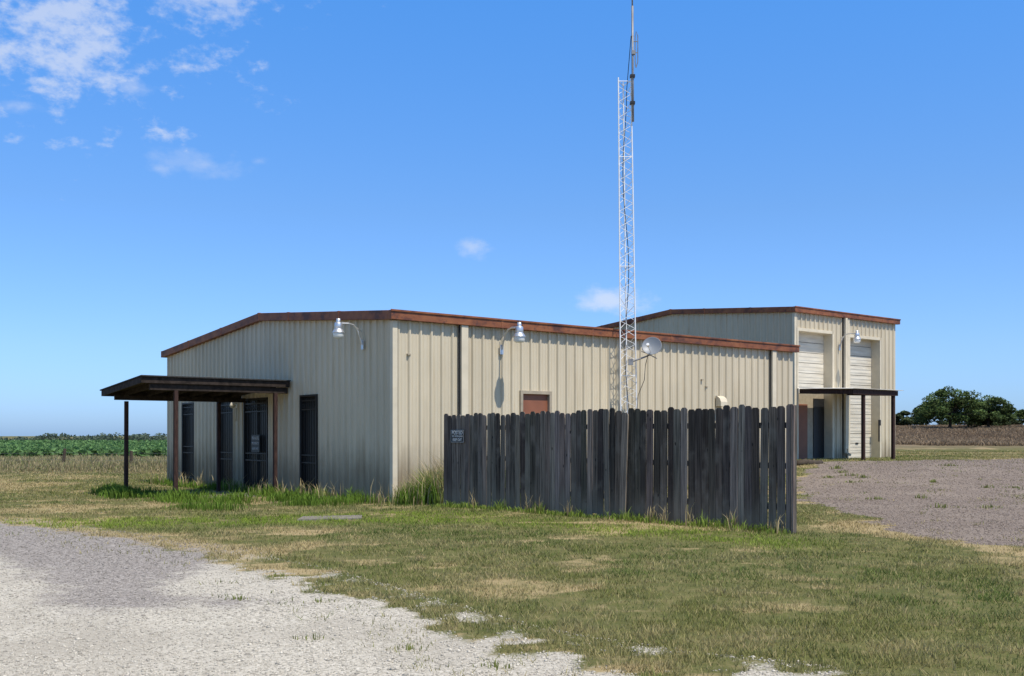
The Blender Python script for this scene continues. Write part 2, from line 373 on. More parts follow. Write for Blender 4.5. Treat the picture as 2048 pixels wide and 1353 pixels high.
# crop leaves
def leaves(name,P,size,col,mat=M_leaf,up=.4,parent=None):
    N=len(P); d=rng.normal(size=(N,3)); d[:,2]*=1-up; d/=np.linalg.norm(d,axis=1)[:,None]
    e=rng.normal(size=(N,3)); e-= (e*d).sum(1)[:,None]*d; e/=np.linalg.norm(e,axis=1)[:,None]
    if np.isscalar(size): size=np.full(N,size)
    s=(size*rng.uniform(.6,1.3,N))[:,None]
    V=np.stack([P-d*s,P+e*s*.55,P+d*s,P-e*s*.55],1).reshape(-1,3); F=np.arange(N*4).reshape(N,4)
    return npmesh(name,V,F,mat,np.repeat(col,4,0),parent)
n=130000; Y=66+ (rng.uniform(0,1,n)**1.7)*112; row=.95
X=-rng.uniform(.1,.75,n)*Y; q=X*.94+Y*.34; q2=np.round(q/row)*row+rng.normal(0,.17,n); X=X+(q2-q)*.94; Y=Y+(q2-q)*.34
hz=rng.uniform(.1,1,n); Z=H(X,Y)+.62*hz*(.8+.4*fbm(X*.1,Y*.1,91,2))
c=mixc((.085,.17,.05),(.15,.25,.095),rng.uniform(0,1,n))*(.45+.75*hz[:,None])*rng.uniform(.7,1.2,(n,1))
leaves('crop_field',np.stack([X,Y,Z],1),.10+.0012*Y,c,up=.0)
P=[];Cc=[]
for i in range(260):
    x=rng.uniform(-330,60); y=rng.uniform(385,440); hgt=rng.uniform(2.8,6.0)*(.6+.7*fbm(np.array([x*.03]),np.array([0.]),5,2)[0]); r=rng.uniform(3,7)
    z0=float(H(x,y))
    d=rng.normal(size=(300,3)); d/=np.linalg.norm(d,axis=1)[:,None]; q=(rng.uniform(.35,1,300)**.5)[:,None]
    p=np.array([x,y,z0+hgt*.55])+d*q*np.array([r,r,hgt*.5]); P.append(p)
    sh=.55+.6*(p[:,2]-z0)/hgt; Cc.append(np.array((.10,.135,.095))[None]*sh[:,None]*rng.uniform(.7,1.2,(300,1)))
leaves('distant_trees',np.concatenate(P),.55,np.concatenate(Cc))
# trees on the right
def clump_pts(n,cx,cy,cz,rx,ry,rz):
    d=rng.normal(size=(n,3)); d/=np.linalg.norm(d,axis=1)[:,None]; r=rng.uniform(.35,1,n)**.5
    return np.stack([cx+d[:,0]*rx*r,cy+d[:,1]*ry*r,cz+d[:,2]*rz*r],1)
def tree(name,X,Y,ht,wd,nc,nl,lf,seed,col=(.10,.145,.045),trunk=.18):
    r=random.Random(seed); z0=float(H(X,Y)); e=empty(name,(X,Y,z0)); mb=MB(); P=[];Cs=[]
    mb.tube([(0,0,-.3),(.05,0,ht*.15),(.1,.05,ht*.32)],[trunk,trunk*.8,trunk*.6],8)
    for i in range(nc):
        a=r.uniform(0,2*math.pi); q=r.uniform(.1,1)**.6; cx=math.cos(a)*q*wd*.42; cy=math.sin(a)*q*wd*.42
        top=ht*(1-.5*q*q)*r.uniform(.66,1.05); rr=wd*r.uniform(.06,.125); cz=top-rr*.7 if r.random()<.65 else r.uniform(ht*.18,max(top-rr,ht*.3))
        mb.tube([(.1,.05,ht*.28),(cx*.45,cy*.45,ht*.28+(cz-ht*.28)*.6),(cx,cy,cz)],[trunk*.45,trunk*.25,.02],5)
        n=nl//nc; p=clump_pts(n,cx,cy,cz,rr*1.3,rr*1.3,rr*.8); P.append(p)
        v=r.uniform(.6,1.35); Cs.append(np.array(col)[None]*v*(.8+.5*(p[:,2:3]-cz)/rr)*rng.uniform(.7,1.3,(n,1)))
    mb.obj('trunk',M_bark,e)
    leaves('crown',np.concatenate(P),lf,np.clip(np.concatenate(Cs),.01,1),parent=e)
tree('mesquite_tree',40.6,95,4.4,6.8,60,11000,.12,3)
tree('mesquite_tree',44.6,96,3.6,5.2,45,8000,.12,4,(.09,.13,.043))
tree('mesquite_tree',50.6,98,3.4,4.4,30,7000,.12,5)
for i,(x,y,h_,w_) in enumerate([(38.9,104,1.5,3.2),(41.2,106,1.8,3.6),(36.2,103,1.3,2.6),(46.0,105,1.5,5),(49,104,1.3,3),(52,110,2.2,6),(58,108,2.6,6),(64,105,3,6)]):
    tree('shrub',x,y,h_,w_,16,3500,.12,20+i,(.085,.11,.048),.07)
# ------------------------------------------------------------------ stones
def stones(name,X,Y,r,col):
    N=len(X); o=np.array([[1,0,0],[0,1,0],[-1,0,0],[0,-1,0],[0,0,.6],[0,0,-.5]],float)
    a=rng.uniform(0,6.28,N); V=np.repeat(o[None],N,0)*rng.uniform(.55,1.3,(N,6,1))
    ca,sa=np.cos(a)[:,None],np.sin(a)[:,None]; x=V[:,:,0]*ca-V[:,:,1]*sa; y=V[:,:,0]*sa+V[:,:,1]*ca
    V=np.stack([x,y,V[:,:,2]],2)*r[:,None,None]+np.stack([X,Y,H(X,Y)+r*.15],1)[:,None,:]
    f=np.array([[0,1,4],[1,2,4],[2,3,4],[3,0,4],[1,0,5],[2,1,5],[3,2,5],[0,3,5]])
    F=(np.arange(N)[:,None,None]*6+f[None]).reshape(-1,3)
    npmesh(name,V.reshape(-1,3),F,M_stone,np.repeat(col,6,0))
n=80000; Y=np.exp(rng.uniform(math.log(5),math.log(22),n)); X=rng.uniform(-.62,.32,n)*Y
k=drive_f(X,Y)>-.05; X=X[k];Y=Y[k]; n=len(X); a_=asphf(X,Y)
c=mixc((.52,.475,.395),(.29,.26,.23),np.clip(a_,0,1))*rng.uniform(.55,1.2,(n,1))
stones('drive_gravel',X,Y,rng.uniform(.003,.008,n)*(1+rng.uniform(0,1,n)**9*1.6)+.0003*Y,c)
n=40000; Y=np.exp(rng.uniform(math.log(12),math.log(44),n)); X=rng.uniform(.2,.75,n)*Y
k=yard_f(X,Y)>0; X=X[k];Y=Y[k]; n=len(X)
c=mixc((.16,.125,.10),(.36,.30,.255),rng.uniform(0,1,n))*rng.uniform(.7,1.1,(n,1))
stones('yard_gravel',X,Y,rng.uniform(.004,.012,n)+.0004*Y,c)
# ------------------------------------------------------------------ buildings
def profile(L,phase=.12):
    pts=[(0,0)]; u=phase
    while u<L-.03:
        pts+=[(u-.045,0),(u-.020,.050),(u+.020,.050),(u+.045,0)]
        for q in(.102,.203):
            if u+q+.02<L: pts+=[(u+q-.018,0),(u+q-.008,.008),(u+q+.008,.008),(u+q+.018,0)]
        u+=.305
    pts=[p for p in pts if 0<=p[0]<=L]; pts.append((L,0)); return sorted(pts)
def ribwall(name,L,top,openings,fn,parent,z0=-.4,phase=.12):
    pts=profile(L,phase); us=sorted(set([o[0] for o in openings]+[o[1] for o in openings]))
    ext=[]
    for u in us:
        for a,b in zip(pts,pts[1:]):
            if a[0]<u<b[0]: ext.append((u,a[1]+(b[1]-a[1])*(u-a[0])/(b[0]-a[0])))
    pts=sorted(pts+ext); mb=MB()
    for a,b in zip(pts,pts[1:]):
        if b[0]-a[0]<1e-6: continue
        mid=(a[0]+b[0])/2; segs=[(z0,None)]
        for (u0,u1,za,zb) in openings:
            if u0<mid<u1:
                segs=[(z0,za),(zb,None)] if za>z0+.01 else [(zb,None)]
        for (s0,s1) in segs:
            ta=top(a[0]) if s1 is None else s1; tb=top(b[0]) if s1 is None else s1
            mb.quad(fn(a[0],a[1],s0),fn(b[0],b[1],s0),fn(b[0],b[1],tb),fn(a[0],a[1],ta))
    return mb.obj(name,M_side,parent)
fx_=lambda u,o,z:(u,-o,z)
fy_=lambda u,o,z:(-o,u,z)
def fascia(mb,p0,p1,out,th=.16,hgt=.215):
    p0=Vector(p0);p1=Vector(p1);o=Vector(out)*th; d=Vector((0,0,-hgt))
    mb.hexa([p0+d,p1+d,p1+d+o,p0+d+o,p0,p1,p1+o,p0+o])
def building(name,C,L,W,eave,rise,sideop,gabop,z0,hw):
    e=empty(name,(C[0],C[1],0),TH)
    rz=lambda u: eave+rise*(u/hw if u<hw else (W-u)/(W-hw))
    gt=lambda u: rz(u)-.05
    ribwall('side_wall',L,lambda u:eave-.05,sideop,fx_,e,z0)
    ribwall('gable_wall',W,gt,gabop,fy_,e,z0)
    mb=MB(); mb.quad((L,0,z0),(L,W,z0),(L,W,eave-.05),(L,hw,eave+rise-.05),(L,0,eave-.05)); mb.quad((0,W,z0),(L,W,z0),(L,W,eave-.05),(0,W,eave-.05)); mb.obj('rear_walls',M_side,e)
    mb=MB()
    mb.hexa([(-.01,-.14,eave-.045),(L+.05,-.14,eave-.045),(L+.05,hw,eave+rise-.045),(-.01,hw,eave+rise-.045),(-.01,-.14,eave-.02),(L+.05,-.14,eave-.02),(L+.05,hw,eave+rise-.02),(-.01,hw,eave+rise-.02)])
    mb.hexa([(-.01,hw+.003,eave+rise-.045),(L+.05,hw+.003,eave+rise-.045),(L+.05,W+.14,eave-.045),(-.01,W+.14,eave-.045),(-.01,hw+.003,eave+rise-.02),(L+.05,hw+.003,eave+rise-.02),(L+.05,W+.14,eave-.02),(-.01,W+.14,eave-.02)])
    mb.obj('roof',M_roof,e)
    mb=MB()
    fascia(mb,(-.16,-.005,eave),(L+.12,-.005,eave),(0,-1,0),.16)
    fascia(mb,(-.16,W+.005,eave),(L+.12,W+.005,eave),(0,1,0),.16)
    fascia(mb,(-.005,-.002,eave+.002),(-.005,hw,eave+rise),(-1,0,0),.157)
    fascia(mb,(-.005,hw+.002,eave+rise),(-.005,W+.002,eave+.002),(-1,0,0),.157)
    n=int(L//3.05)
    for i in range(1,n+1): mb.box(i*3.05-.035,i*3.05+.035,-.172,-.1,eave-.222,eave+.006)
    for u in (W*.16,W*.35,hw,W*.66,W*.84):
        z=rz(u); mb.box(-.171,-.1,u-.05,u+.05,z-.225,z+.008)
    mb.box(-.18,L+.14,-.19,-.166,eave-.035,eave+.012)
    mb.obj('fascia_gutter',M_rust,e,bevel=.006)
    mb=MB(); mb.box(-.060,.072,-.060,-.052,z0,eave-.23); mb.box(-.060,-.052,-.0515,.072,z0,eave-.23); mb.obj('corner_trim',M_trim,e)
    return e
OP1=[(3.78,4.70,.3,2.56)]
GO1=[(3.72,4.56,-.2,2.50),(6.64,8.15,-.2,2.5),(9.02,10.15,-.2,2.5),(12.12,13.05,-.05,2.5)]
b1=building('metal_building',C1,15.0,14.6,4.36,.58,OP1,GO1,-.45,6.95)
mb=MB()
for s_ in(1.84,13.80):
    mb.box(s_,s_+.20,-.13,-.062,-.3,4.14)
mb.obj('downspout',M_trim,b1,bevel=.01)
mb=MB()
for s_ in(1.84,13.80): mb.box(s_-.045,s_-.003,-.060,-.053,-.3,4.14)
mb.obj('downspout_shadow',M_dark,b1)  # dark strips painted in as the shade left of each downspout
mb=MB(); mb.box(3.80,4.68,.03,.07,.3,2.54); mb.obj('side_door',M_brown,b1)
mb=MB(); mb.box(3.72,3.80,-.058,.07,.3,2.62); mb.box(4.68,4.76,-.058,.07,.3,2.62); mb.box(3.80,4.68,-.058,.07,2.54,2.62); mb.obj('side_door_frame',M_frame,b1)
mb=MB(); mb.tube([(4.6,.02,1.35),(4.6,-.04,1.35),(4.5,-.04,1.35)],.012); mb.obj('side_door_handle',M_galv,b1)
mb=MB(); pr=[(0,0),(-.2,0),(-.2,.13),(-.15,.24),(-.06,.30),(0,.31)]
for x0 in (11.2,):
    b0=len(mb.v)
    for x_ in(x0,x0+.3):
        for p in pr: mb.v.append((x_,p[0]-.04,2.35+p[1]))
    k=len(pr)
    for i in range(k-1): mb.f.append((b0+i,b0+i+1,b0+k+i+1,b0+k+i))
    mb.f.append(tuple(range(b0,b0+k))); mb.f.append(tuple(range(b0+2*k-1,b0+k-1,-1)))
mb.obj('vent_hood',M_trim,b1)
mb=MB()
for s_,z in((10.55,3.1),(.35,3.35),(10.75,2.9)): mb.box(s_,s_+.08,-.07,-.0,z,z+.035)
mb.obj('wall_fittings',M_frame,b1)
g=MB(); fr=MB(); br=MB()
for (u0,u1,za,zb) in GO1:
    g.box(.06,.08,u0,u1,za-.1,zb)
    fr.box(-.060,.06,u0-.05,u0,za-.1,zb+.05); fr.box(-.060,.06,u1,u1+.05,za-.1,zb+.05); fr.box(-.060,.06,u0,u1,zb,zb+.05)
    nb=max(5,int((u1-u0)/.13))
    for i in range(nb+1):
        u=u0+.02+(u1-u0-.04)*i/nb; br.box(-.03,-.015,u-.009,u+.009,za-.05,zb-.02)
    for z in (za+.15,za+.95,za+1.15,zb-.35,zb-.12): br.box(-.034,-.012,u0+.005,u1-.005,z,z+.03)
    for i in range(nb):
        u=u0+.02+(u1-u0-.04)*(i+.5)/nb; rr=(u1-u0)/nb*.36
        br.tube([( -.022,u+rr*math.cos(a),zb-.235+rr*math.sin(a)) for a in np.linspace(0,2*math.pi,9)],.006,4,False)
g.obj('door_glass',M_glass,b1); fr.obj('door_frames',M_bar,b1); br.obj('security_bars',M_bar,b1)
mb=MB(); mb.box(.02,.05,7.38,7.42,-.2,2.5); mb.obj('double_door_stile',M_bar,b1)
def text(body,size,mat,parent,loc,rot,name,ex=.001,sx=1,bold=0):
    c=bpy.data.curves.new(name,'FONT'); c.body=body; c.size=size; c.extrude=ex; c.align_x='CENTER'; c.align_y='CENTER'; c.offset=bold
    o=bpy.data.objects.new(name,c); c.materials.append(mat); o.location=loc; o.rotation_euler=rot; o.scale=(sx,1,1); link(o,parent); return o
M_black=simple('sign_black',(.02,.02,.021),.5,0,.2); M_ink=simple('sign_white',(.66,.65,.62),.6,0,.05)
nt=empty('door_notice',(*w1(-.05,7.38),0),TH)
mb=MB(); mb.box(-.004,.004,-.27,.27,1.0,1.5); mb.obj('notice_board',M_black,nt)
for i,(tx,sz) in enumerate((('PRIVATE',.12),('PROPERTY',.10),('KEEP OUT',.09))):
    text(tx,sz,M_ink,nt,(-.007,0,1.40-i*.15),(R(90),0,R(-90)),'notice_text_%d'%i)
mb=MB(); mb.lathe([(0,.12),(.05,.11),(.09,.03),(.09,0),(.05,-.05),(0,-.07)],(-.16,8.72,2.35),12); mb.tube([(0,8.72,2.42),(-.16,8.72,2.46)],.02,6); mb.tube([(-.05,8.72,2.3),(-.07,8.72,1.9)],.02,6); mb.obj('porch_light',M_trim,b1,smooth=True)
SO2=[(.2,2.5,.2,5.68),(3.78,6.02,.2,5.62)]
b2=building('metal_garage',C2,7.35,13.1,6.62,.52,SO2,[],0,6.55)
mb=MB(); D=.38
for (u0,u1,za,zb) in SO2:
    mb.box(u0-.003,u0,-.04,D,0,zb); mb.box(u1,u1+.06,-.07,D,0,zb+.0); mb.box(u0,u1,-.065,D,zb,zb+.12); mb.box(u0-.1,u0-.004,-.068,-.0605,0,zb+.12)
    mb.box(u1+.061,u1+.12,-.068,-.056,0,zb+.12)
mb.obj('bay_jambs',M_trim,b2)
def ohd(mb,u0,u1,z0,z1,y,ph=.42):
    z=z0
    while z<z1-.05:
        t=min(z+ph-.02,z1)
        mb.box(u0,u1,y,y+.04,z,t)
        for k in(.3,.66):
            zz=z+ph*k
            if zz<t-.05: mb.box(u0+.03,u1-.03,y-.008,y-.0,zz-.035,zz+.035)
        z+=ph
mb=MB(); ohd(mb,.2,2.5,3.2,5.68,D-.02); ohd(mb,3.78,6.02,.3,5.62,D-.02); mb.obj('overhead_doors',M_ohd,b2,bevel=.008)
mb=MB(); mb.box(.2,2.5,D+.03,D+.05,.2,5.68); mb.box(3.78,6.02,D+.03,D+.05,.2,5.62); mb.obj('bay_backs',M_dark,b2)
mb=MB(); mb.box(.2,2.5,D-.03,D-.0,.2,3.19); mb.obj('infill_wall',M_frame,b2)
mb=MB(); mb.box(.25,1.30,D-.08,D-.03,.45,2.75); mb.obj('entry_door',M_brown,b2)
mb=MB(); mb.box(1.75,2.48,D-.06,D-.03,.45,3.0); mb.obj('dark_panel',M_dark,b2)
mb=MB(); mb.box(3.30,3.44,-.17,-.062,.9,6.40); mb.box(3.52,3.66,-.12,-.062,.4,6.40); mb.tube([(3.37,-.1,.92),(3.37,-.12,.75),(3.37,-.35,.65)],.06,8); mb.obj('downspout',M_trim,b2,bevel=.01)
mb=MB(); mb.box(3.245,3.297,-.062,-.053,.4,6.4); mb.obj('downspout_shadow',M_dark,b2)  # thin black strip standing in for the shadow line beside the downspouts
mb=MB(); mb.box(4.8,5.0,D-.05,D-.03,1.1,1.16); mb.tube([(5.95,-.06,1.2),(5.95,-.06,1.9)],.03,6); mb.box(5.9,6.01,-.12,-.055,1.9,2.15); mb.obj('door_hardware',M_bar,b2)
cn=empty('garage_canopy',(C2[0],C2[1],0),TH)
zt=3.36; zo=3.27; mb=MB()
def slab(mb,x0,x1,y0,y1,zi,zo_,th):
    mb.hexa([(x0,y1,zo_-th),(x1,y1,zo_-th),(x1,y0,zi-th),(x0,y0,zi-th),(x0,y1,zo_),(x1,y1,zo_),(x1,y0,zi),(x0,y0,zi)])
slab(mb,.25,.30,-.07,-2.46,zt-.02,zo-.02,.19); slab(mb,3.33,3.38,-.2,-2.46,zt-.02,zo-.02,.19)
mb.box(.25,3.38,-2.51,-2.462,zo-.21,zo-.01)
for s_ in np.arange(.8,3.2,.5): slab(mb,s_,s_+.045,-.08,-2.46,zt-.03,zo-.03,.13)
mb.obj('canopy_frame',M_post,cn)
mb=MB(); pts=[]; u=.1
while u<3.55: pts+=[(u,0),(u+.04,.018),(u+.08,0)]; u+=.08
for a,b in zip(pts,pts[1:]):
    if b[0]-a[0]>1e-6: mb.quad((a[0],-.07,zt+a[1]),(b[0],-.07,zt+b[1]),(b[0],-2.62,zo+b[1]),(a[0],-2.62,zo+a[1]))
mb.obj('canopy_sheet',M_white,cn)
mb=MB()
for s_ in(1.1,3.2): mb.box(s_-.06,s_+.06,-2.46,-2.34,.2,zo-.2)
mb.obj('canopy_posts',M_post,cn,bevel=.008)
# entrance canopy
ec=empty('entrance_canopy',(C1[0],C1[1],0),TH)
def zc(t): return 2.93-.075*(t-5.15)
t0,t1_,wo=5.15,8.35,4.0
mb=MB()
def sl2(mb,xa,xb,ta,tb,top,th):
    mb.hexa([(xa,ta,zc(ta)+top-th),(xb,ta,zc(ta)+top-th),(xb,tb,zc(tb)+top-th),(xa,tb,zc(tb)+top-th),(xa,ta,zc(ta)+top),(xb,ta,zc(ta)+top),(xb,tb,zc(tb)+top),(xa,tb,zc(tb)+top)])
sl2(mb,-wo-.06,-.065,t0-.05,t1_+.08,.035,.03); mb.obj('roof_shingles',M_shingle,ec)
mb=MB()
sl2(mb,-wo,-.07,t0,t0+.04,0,.15); sl2(mb,-wo,-.07,t1_-.04,t1_,0,.15); sl2(mb,-wo-.04,-wo-.002,t0,t1_,0,.15)
for w_ in np.arange(.4,3.9,.6): sl2(mb,-w_-.04,-w_,t0+.045,t1_-.045,-.01,.13)
mb.obj('roof_joists',M_dkwood,ec)
mb=MB(); sl2(mb,-wo+.01,-.07,t0+.042,t1_-.042,.0,.008); mb.obj('roof_deck',M_dkwood,ec)
mb=MB(); mb.hexa([(-3.8,5.22,zc(5.22)-.31),(-.1,5.22,zc(5.22)-.31),(-.1,5.31,zc(5.3)-.31),(-3.8,5.31,zc(5.3)-.31),(-3.8,5.22,zc(5.22)-.155),(-.1,5.22,zc(5.22)-.155),(-.1,5.31,zc(5.3)-.16),(-3.8,5.31,zc(5.3)-.16)])
mb.hexa([(-3.8,7.95,zc(8)-.28),(-.1,7.95,zc(8)-.28),(-.1,8.04,zc(8)-.28),(-3.8,8.04,zc(8)-.28),(-3.8,7.95,zc(8)-.155),(-.1,7.95,zc(8)-.155),(-.1,8.04,zc(8)-.16),(-3.8,8.04,zc(8)-.16)])
mb.obj('roof_beams',M_dkwood,ec)
mb=MB()
for w_,t_,r_ in((3.5,7.99,.048),(3.15,5.265,.05),(.45,5.265,.05),(.9,7.99,.045)):
    mb.hexa([(-w_-r_,t_-r_,-.4),(-w_+r_,t_-r_,-.4),(-w_+r_,t_+r_,-.4),(-w_-r_,t_+r_,-.4),(-w_-r_+.01,t_-r_,zc(t_)-.31),(-w_+r_+.01,t_-r_,zc(t_)-.31),(-w_+r_+.01,t_+r_,zc(t_)-.31),(-w_-r_+.01,t_+r_,zc(t_)-.31)])
mb.obj('posts',M_post,ec,bevel=.008)
mb=MB(); mb.box(-2.2,-.07,5.4,8.4,-.35,-.13); mb.obj('porch_slab',M_conc,ec)
# ------------------------------------------------------------------ wall lamps
def lamp(X,Y,z,rz,sc_=1,L=.72):
    e=empty('barn_light',(X,Y,z),rz); e.scale=(sc_,)*3
    mb=MB(); mb.tube([(.03,0,-.38),(.08,0,-.22),(.16,0,-.02),(.27,0,.10),(.42,0,.13),(L-.08,0,.12)],.021,8); mb.box(0,.03,-.05,.05,-.5,-.26); mb.tube([(.03,0,-.05),(.2,0,.05)],.012,6)
    mb.obj('arm',M_galv,e,smooth=False)
    mb=MB(); mb.lathe([(0,.24),(.05,.235),(.055,.15),(.052,.14),(.085,.135),(.095,.12),(.10,0),(.09,-.02),(.11,-.035),(.155,-.11),(.158,-.125),(.15,-.125),(.09,-.05)],(L,0,0),20); mb.obj('housing',M_galv,e,smooth=True)
    mb=MB(); mb.lathe([(.135,-.11),(.138,-.15),(.13,-.22),(.10,-.255),(.0,-.265)],(L,0,0),20); mb.obj('refractor',M_globe,e,smooth=True)
x,y=w1(3.1,-.05); lamp(x,y,4.0,TH-math.pi/2)
x,y=w1(-.05,1.30); lamp(x,y,4.02,TH+math.pi,.95,.70)
x,y=w2(3.0,-.05); lamp(x,y,5.55,TH-math.pi/2,1.05,.8)
# ------------------------------------------------------------------ radio tower
TX,TY=w1(7.12,-.5); tw=empty('radio_tower',(TX,TY,0))
def tc(z):
    f=z/11.1; return (-.135*f, 0, .225-.055*f)
def leg(i,z):
    cx,cy,hw=tc(z); return ((cx-hw,cy-.12,z),(cx+hw,cy-.12,z),(cx,cy+.25,z))[i]
mb=MB()
for i in range(3): mb.tube([leg(i,z) for z in np.linspace(0,11.1,9)],.018,7)
br=MB(); z=.15; st=.21; k=0
while z+st<11.05:
    for i,j in((0,1),(1,2),(2,0)):
        a,b=(i,j) if k%2 else (j,i)
        br.tube([leg(a,z),leg(b,z+st)],.0075,5,False)
    if k%14==0:
        for i,j in((0,1),(1,2),(2,0)): br.tube([leg(i,z),leg(j,z)],.0085,5,False)
    z+=st; k+=1
for i,j in((0,1),(1,2),(2,0)): br.tube([leg(i,11.0),leg(j,11.0)],.01,5,False)
mb.obj('legs',M_white,tw); br.obj('bracing',M_white,tw)
mb=MB(); mx=leg(1,10.5)[0]+.03; my=-.16
mb.tube([(mx+.01,my,9.9),(mx,my,11.3),(mx-.005,my,13.0)],.030,8); mb.tube([(mx-.005,my,12.4),(mx-.03,my,16.5)],.020,8); mb.obj('mast',M_pole,tw,smooth=True)
mb=MB()
for z in (10.4,11.12): mb.box(mx-.07,mx+.06,my-.06,my+.08,z-.035,z+.035)
mb.obj('mast_clamps',M_bar,tw)
mb=MB(); lx=mx+.09
mb.tube([(lx,my,11.35),(lx+.05,my,11.5),(lx+.05,my,12.2),(lx,my,12.32),(lx-.02,my,12.2),(lx-.02,my,11.5),(lx,my,11.35)],.012,6,False)
mb.tube([(mx,my,11.75),(lx+.05,my,11.75)],.012,6); mb.tube([(mx,my,12.05),(lx+.05,my,12.05)],.012,6); mb.box(mx-.03,mx+.06,my-.05,my+.05,11.7,11.8)
mb.obj('dipole_antenna',M_pole,tw)
mb=MB(); mb.tube([(mx-.04,my,12.2)]+[(tc(z)[0]+.07*math.sin(z*1.3),.02+.05*math.cos(z*1.1),z) for z in np.arange(10.8,.2,-.35)],.010,6)
mb.obj('coax_cable',M_cable,tw)
mb=MB(); mb.box(-.4,.4,-.4,.42,-.2,.12); mb.obj('footing',M_conc,tw)
# satellite dish
dx=3.73; dy=27.3; sd=empty('satellite_dish',(dx,dy,3.86))
mb=MB(); nR=7; prof=[(.255*i/nR,.07*(i/nR)**2) for i in range(nR+1)]
mb.lathe(prof,(0,0,-.04),28); mb.lathe([(.255,.03),(.262,.03),(.262,.02),(.2,-.012),(.0,-.06)],(0,0,0),28)
face=Vector((-.22,-1,.42)).normalized(); q=face.to_track_quat('Z','Y')
o=mb.obj('reflector',M_dish,sd,smooth=True); o.rotation_mode='QUATERNION'; o.rotation_quaternion=q
mb=MB(); tip=face*.36+Vector((-.08,0,-.12)); mb.tube([(0,.02,-.25),tuple(tip)],.012,6); mb.tube([tuple(tip-face*.06),tuple(tip+face*.02)],.04,10); mb.obj('feed_arm',M_white,sd)
mb=MB(); mb.tube([(0,.08,-.03),(-.03,.1,-.22),(-.20,.06,-.29),(-.56,.05,-.42)],.022,8); mb.tube([(-.05,.1,-.22),(.15,.1,-.32)],.014,6); mb.tube([(-.06,.1,-.2),(-.28,-.02,-.14)],.012,6); mb.box(-.62,-.50,-.02,.1,-.5,-.34); mb.obj('mount',M_pole,sd)
mb=MB(); mb.tube([(-.1,.02,-.22),(-.17,.02,-.5),(-.2,.02,-.9),(-.36,.05,-1.3),(-.45,.1,-2.6)],.009,5); mb.obj('dish_cable',M_cable,sd)
# ------------------------------------------------------------------ wooden fence
FA=math.atan2(-.7485,.663); fe=empty('wooden_fence',(-1.46,21.9,0),FA)
V=[];Fs=[];Cl=[]
def board(u,w,z0,z1,y0=0,tilt=0,th=.019,tone=1.,lean=0):
    b=len(V); d=.03; ring=[(-w/2,z0),(w/2,z0),(w/2,z1-d),(w/2-d,z1),(-w/2+d,z1),(-w/2,z1-d)]
    for yy in(y0,y0+th):
        for (x,z) in ring: V.append((u+x+tilt*(z-1),yy+lean*(z-1),z))
    Fs.append(tuple(b+i for i in range(6))); Fs.append(tuple(b+11-i for i in range(6)))
    for i in range(6): Fs.append((b+i,b+6+i,b+6+(i+1)%6,b+(i+1)%6))
    c=np.array((.125,.104,.085))*tone*np.array([random.uniform(.94,1.06) for _ in range(3)])
    Cl.extend([tuple(c)]*12)
u=.0; i=0
while u<8.5:
    w=random.uniform(.122,.143); lo=-.02 if random.random()<.75 else random.uniform(-.0,.08)
    if abs(u-5.15)<.075:
        board(u+w/2,w,.02,1.89,0,random.uniform(-.01,.01),tone=.8)
        board(u+w/2+.02,.138,-.06,1.88,-.05,.012,tone=1.8,lean=.03)
    else:
        board(u+w/2,w,lo,1.93+random.uniform(-.04,.03)+(.02 if u>4 else 0),0 if random.random()<.8 else -.004,random.gauss(0,.010),tone=random.choice([.42,.6,.8,.95,1.1,1.3,1.7]))
    u+=w+random.choice([.004,.008,.014,.022,.006]); i+=1
m=bpy.data.meshes.new('boards'); m.from_pydata(V,[],Fs); ca=m.color_attributes.new('Col','FLOAT_COLOR','POINT')
ca.data.foreach_set('color',np.c_[np.array(Cl),np.ones(len(Cl))].astype(np.float32).ravel()); m.materials.append(M_wood); link(bpy.data.objects.new('boards',m),fe)
mb=MB()
for z in(.35,.98,1.6): mb.box(.0,8.55,.024,.062,z,z+.09)
for u in(.1,2.5,4.9,7.3): mb.box(u,u+.09,.065,.155,-.1,1.9)
mb.box(8.56,8.58,-.01,.13,-.02,1.95)
mb.obj('rails_posts',M_grwood,fe)
sg=empty('posted_sign',(-1.46,21.9,0),FA)
mb=MB(); mb.box(.28,.735,-.034,-.028,1.335,1.605); mb.obj('sign_plate',M_black,sg)
mb=MB()
for a in((.290,.725,1.343,1.348),(.290,.725,1.592,1.597)): mb.box(a[0],a[1],-.0355,-.0345,a[2],a[3])
for a in((.290,.294),(.721,.725)): mb.box(a[0],a[1],-.0357,-.0347,1.349,1.591)
mb.obj('sign_border',M_ink,sg)
rt=(R(90),0,0); cx=.5075
text('POSTED',.105,M_ink,sg,(cx,-.0365,1.54),rt,'sign_text_1',bold=.001,sx=.95)
text('NO TRESPASSING',.055,M_ink,sg,(cx,-.0365,1.465),rt,'sign_text_2',sx=.8)
text('KEEP OUT',.078,M_ink,sg,(cx,-.0365,1.393),rt,'sign_text_3',bold=.001,sx=.85)
